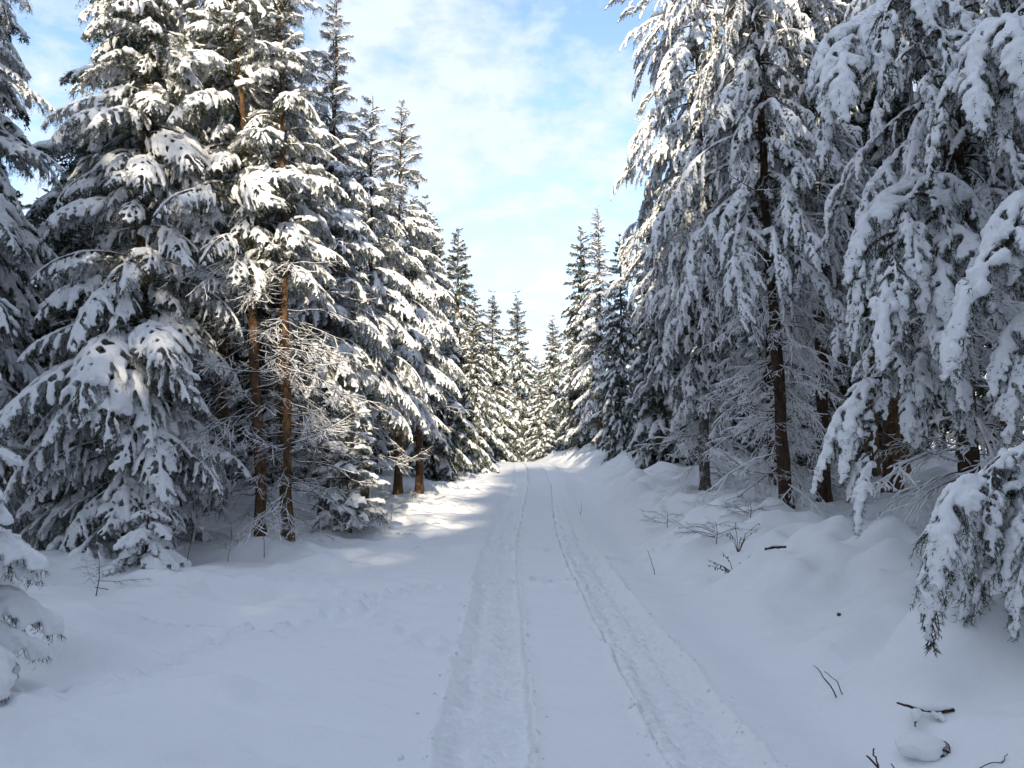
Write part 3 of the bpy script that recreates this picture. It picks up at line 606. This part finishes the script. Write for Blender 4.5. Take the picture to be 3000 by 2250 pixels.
# ---- small things in the snow
def on_snow(name, label, cat, geo, mats, x, y, dz=0.0, rz=0.0, sn=None, group=None):
    v, f, mi = geo.arrays(); r = root(name, (x, y, gz(x, y) + dz), rz); tag(r, label, cat, group); return r, v, f, mi
def twig(name, label, cat, x, y, limbs, mat, dz=0.0, snow=None, group=None, part='stem'):
    """limbs: list of (points, r0, r1); each becomes a part"""
    r = root(name, (x, y, gz(x, y) + dz)); tag(r, label, cat, group); rg = np.random.default_rng(int(abs(x * 100 + y * 10)))
    for k, (pts, a, b) in enumerate(limbs):
        pts = np.array(pts, float); u = np.linspace(0, len(pts) - 1, len(pts) * 3); p = np.stack([np.interp(u, np.arange(len(pts)), pts[:, c]) for c in range(3)], 1) + rg.normal(0, 0.004, (len(u), 3))
        rad = np.linspace(a, b, len(u)) * rg.uniform(0.85, 1.2, len(u)); v, f = tube(p, rad, 7)
        o = child(part if k == 0 else 'side_twig', make_mesh(part, v, f, [mat]), r)
        if snow:
            i0, i1 = int(len(u) * 0.15), max(int(len(u) * 0.8), int(len(u) * 0.15) + 3); q = p[i0:i1]; sr = snow * np.sin(np.linspace(0.3, 2.9, len(q))) * rg.uniform(0.7, 1.2, len(q))
            v, f = tube(q + np.array([0, 0, 1]) * (rad[i0:i1] + sr * 0.4)[:, None], sr, 7, 1.3); child('snow', make_mesh('snow', v, f, [M_SNOW]), o)
    return r
twig('fallen_branch', 'dark forked twig sticking out of the snow at the bottom right corner', 'branch', 2.04, 3.97,
     [([(0.02, 0, -0.05), (-0.06, 0.02, 0.05), (-0.14, 0.02, 0.13), (-0.20, 0.03, 0.20)], 0.008, 0.004), ([(-0.12, 0.02, 0.11), (-0.15, 0.03, 0.18), (-0.165, 0.02, 0.235)], 0.005, 0.003),
      ([(0.0, 0, 0.0), (-0.02, 0.03, 0.07), (-0.07, 0.03, 0.15)], 0.005, 0.003), ([(-0.01, 0, 0.0), (-0.08, 0.0, 0.012)], 0.005, 0.003)], M_DARKBARK)
twig('fallen_branch', 'snow-covered forked branch lying below the lowest hanging spruce boughs', 'branch', 2.48, 4.55,
     [([(0.16, 0.02, 0.05), (0.05, 0, 0.045), (-0.06, 0.0, 0.06), (-0.17, 0.03, 0.085)], 0.013, 0.006), ([(-0.05, 0, 0.055), (-0.10, -0.05, 0.03), (-0.14, -0.10, 0.0)], 0.008, 0.004), ([(0.0, 0, 0.05), (0.03, -0.06, 0.02), (0.07, -0.12, -0.01)], 0.006, 0.004)], M_DARKBARK, 0.0, 0.022)
twig('fallen_stick', 'short dark stick lying on the smooth bank left of the lowest bough tip', 'stick', 3.12, 8.9, [([(-0.12, 0, 0.0), (0.0, 0, 0.03), (0.13, 0.02, 0.025)], 0.018, 0.014)], M_DARKBARK, 0.0, 0.012)
twig('fallen_stick', 'thin curved twig lying on the snow at the lower right edge', 'stick', 2.50, 3.95, [([(-0.13, 0, 0.0), (0.0, 0.03, 0.022), (0.15, 0.02, 0.012)], 0.0035, 0.002), ([(0.04, 0.03, 0.02), (0.07, 0.04, 0.07)], 0.0025, 0.0015)], M_TWIG)
for k, (x, y, dxx, h, lab) in enumerate(((1.98, 10.4, -0.10, 0.34, 'thin bare stem leaning left on the bank beside the right track'), (2.25, 5.25, -0.16, 0.20, 'two fine dry stalks poking from the foot of the right bank'), 
                                      (-3.72, 11.3, -0.02, 0.42, 'bare stick upright in the snow just left of the three trunks'), (1.6, 17.5, 0.03, 0.3, 'tiny stalk on the far right bank above the bend of the right track'))):
    L_ = [([(0, 0, -0.05), (dxx * 0.5, 0, h * 0.5), (dxx, 0.02, h)], 0.0055, 0.0025)]
    if k == 1: L_.append(([(0.05, 0, -0.05), (-0.02, 0, h * 0.5), (-0.09, 0.02, h * 0.8)], 0.004, 0.002))
    twig('dry_stalk', lab, 'stalk', x, y, L_, M_TWIG)
def weed(x, y, label, seed, h=0.3, n=6, spread=0.25):
    """withered plant: thin stems carrying a few brown curled leaves"""
    rg = np.random.default_rng(seed); r = root('withered_weed', (x, y, gz(x, y))); tag(r, label, 'weed')
    for i in range(n):
        az = rg.uniform(0, 6.28); tip = np.array([math.cos(az) * spread * rg.uniform(0.4, 1), math.sin(az) * spread * 0.6, h * rg.uniform(0.4, 1)]); p = np.array([[0, 0, -0.04], tip * [0.35, 0.35, 0.6], tip])
        v, f = tube(p, [0.005, 0.004, 0.002], 5); st = child('stem', make_mesh('stem', v, f, [M_TWIG]), r)
        for j in range(4):
            c = p[1] + (p[2] - p[1]) * rg.random(); d = unit(rg.normal(size=3) + [0, 0, -0.6]) * rg.uniform(0.025, 0.055); w = unit(np.cross(d, rg.normal(size=3))) * 0.010; up = unit(np.cross(w, d)) * 0.012
            v = np.array([c, c + d * 0.5 + w, c + d * 0.5 + up, c + d * 0.5 - w, c + d]); f = np.array([[0, 1, 2], [0, 2, 3], [1, 4, 2], [2, 4, 3]])
            child('leaf', make_mesh('leaf', v, f, [M_BROWN], None, False), st)
weed(2.75, 9.3, 'withered brown weed under the frosted low twigs on the right bank', 1, 0.34, 8, 0.35)
weed(3.1, 10.3, 'withered twiggy weed at the foot of the bare trunk on the bank', 4, 0.4, 7, 0.4)
def lump(name, label, cat, x, y, rx, ry, rz_, mat, dz, seed, cap=None):
    import bmesh
    r = root(name, (x, y, gz(x, y) + dz)); tag(r, label, cat); bm = bmesh.new(); bmesh.ops.create_icosphere(bm, subdivisions=4, radius=1)
    me = bpy.data.meshes.new(name); bm.to_mesh(me); bm.free(); n = len(me.vertices); co = np.empty(n * 3, np.float32); me.vertices.foreach_get('co', co); co = co.reshape(-1, 3).astype(float); base = co.copy()
    co = co * (1 + 0.22 * fbm(co * 1.7 + seed, seed, 3))[:, None] * [rx, ry, rz_]; me.vertices.foreach_set('co', co.astype(np.float32).ravel()); me.materials.append(mat); me.polygons.foreach_set('use_smooth', np.ones(len(me.polygons), bool))
    o = child('stump' if cat == 'stump' else 'core', me, r)
    if cap:
        c2 = base * (1 + 0.12 * fbm(base * 1.6 + seed + 4, seed + 3, 3))[:, None] * cap[:3] + np.array(cap[3:]); m2 = me.copy(); m2.name = 'snow_cap'; m2.vertices.foreach_set('co', c2.astype(np.float32).ravel()); m2.materials.clear(); m2.materials.append(M_SNOW); child('snow_cap', m2, r)
lump('tree_stump', 'small brown stump almost buried under a rounded cap of snow near the bottom right', 'stump', 2.36, 4.25, 0.062, 0.055, 0.05, M_DARKBARK, 0.01, 8, (0.13, 0.11, 0.065, -0.075, 0.03, 0.012))
lump('bark_chunk', 'tiny dark lump of bark alone on the smooth bank under the hanging bough', 'bark chunk', 2.98, 6.9, 0.018, 0.012, 0.016, M_DARKBARK, 0.012, 5)
lump('bark_chunk', 'tiny dark bark crumb on the right rim of the left tyre track', 'bark chunk', -0.02, 7.0, 0.014, 0.014, 0.010, M_DARKBARK, -0.02, 6)
def shrub(x, y, H, n, label, seed):
    """leafless frosted shrub or seedling: a stem with forked twigs, each a part with its snow rim"""
    rg = np.random.default_rng(seed); r = root('bare_shrub', (x, y, gz(x, y))); tag(r, label, 'shrub')
    v, f = tube(np.array([[0, 0, -0.1], [0.10 * H, 0, H * 0.5], [0.02, 0.05 * H, H]]), [0.007, 0.005, 0.002], 6); child('stem', make_mesh('stem', v, f, [M_DARKBARK]), r)
    for i in range(n):
        L, a, b, _ = LIB['dead'][int(rg.integers(4))]; o = child('side_twig', a, r, (0, 0, H * (0.25 + 0.7 * i / n)), (0, R(rg.uniform(-40, -5)), rg.uniform(0, 6.28)), rg.uniform(0.2, 0.42) * (1.2 - 0.6 * i / n)); child('snow', b, o)
shrub(-4.75, 8.6, 0.42, 8, 'small snow-rimmed shrub standing alone in the left field beside the buried sapling', 1)
shrub(-4.52, 10.4, 0.95, 9, 'bare seedling stem between the low bushy spruce and the three trunks', 2)
shrub(-4.25, 11.2, 0.7, 7, 'dark leafless shrub in the shade left of the three trunks', 3)
shrub(2.95, 10.9, 0.32, 16, 'frosted leafless shrub at the foot of the right bank, left of the bare trunk', 4)
shrub(3.7, 11.7, 0.4, 18, 'frosted twiggy shrub against the foot of the bare trunk on the right bank', 5)
shrub(2.8, 13.6, 0.3, 12, 'low frosted shrub below the hanging curtain of boughs', 6)
shrub(-2.6, 16.0, 0.35, 7, 'little snowy shrub at the near end of the sunlit patch on the left verge', 7)
shrub(-2.5, 18.6, 0.3, 7, 'little shrub beside the orange trunk at the sunlit verge', 8)
# loose crumbs of snow thrown up along the ruts
rg = np.random.default_rng(9); cl = Geo(); import bmesh
bm = bmesh.new(); bmesh.ops.create_icosphere(bm, subdivisions=1, radius=1); bm.verts.ensure_lookup_table(); iv = np.array([v.co[:] for v in bm.verts]); jf = np.array([[v.index for v in f.verts] for f in bm.faces]); bm.free()
for i in range(900):
    y = 3.0 + 14 * rg.random() ** 1.6; c, w = ((TL, TW), (TR, TW))[i % 2]; u = c + rg.choice([-1, 1]) * (w + abs(rg.normal(0.02, 0.05))) if i % 5 < 3 else c + rg.uniform(-w, w)
    x = float(xc(y)) + u; sz = rg.uniform(0.006, 0.016) * (1.6 if rg.random() < 0.06 else 1); cl.add(iv * sz * rg.uniform(0.6, 1.2, (12, 1)) * [1, 1, 0.8] + [x, y, gz(x, y) + sz * 0.2 - (0.04 if abs(u - c) < w - 0.02 else 0)], jf)
o = bpy.data.objects.new('snow_crumbs', cl.mesh('snow_crumbs', [M_SNOW])); COL.objects.link(o); tag(o, 'small crumbs of loose snow scattered along both tyre tracks', 'snow crumbs', None, 'stuff')
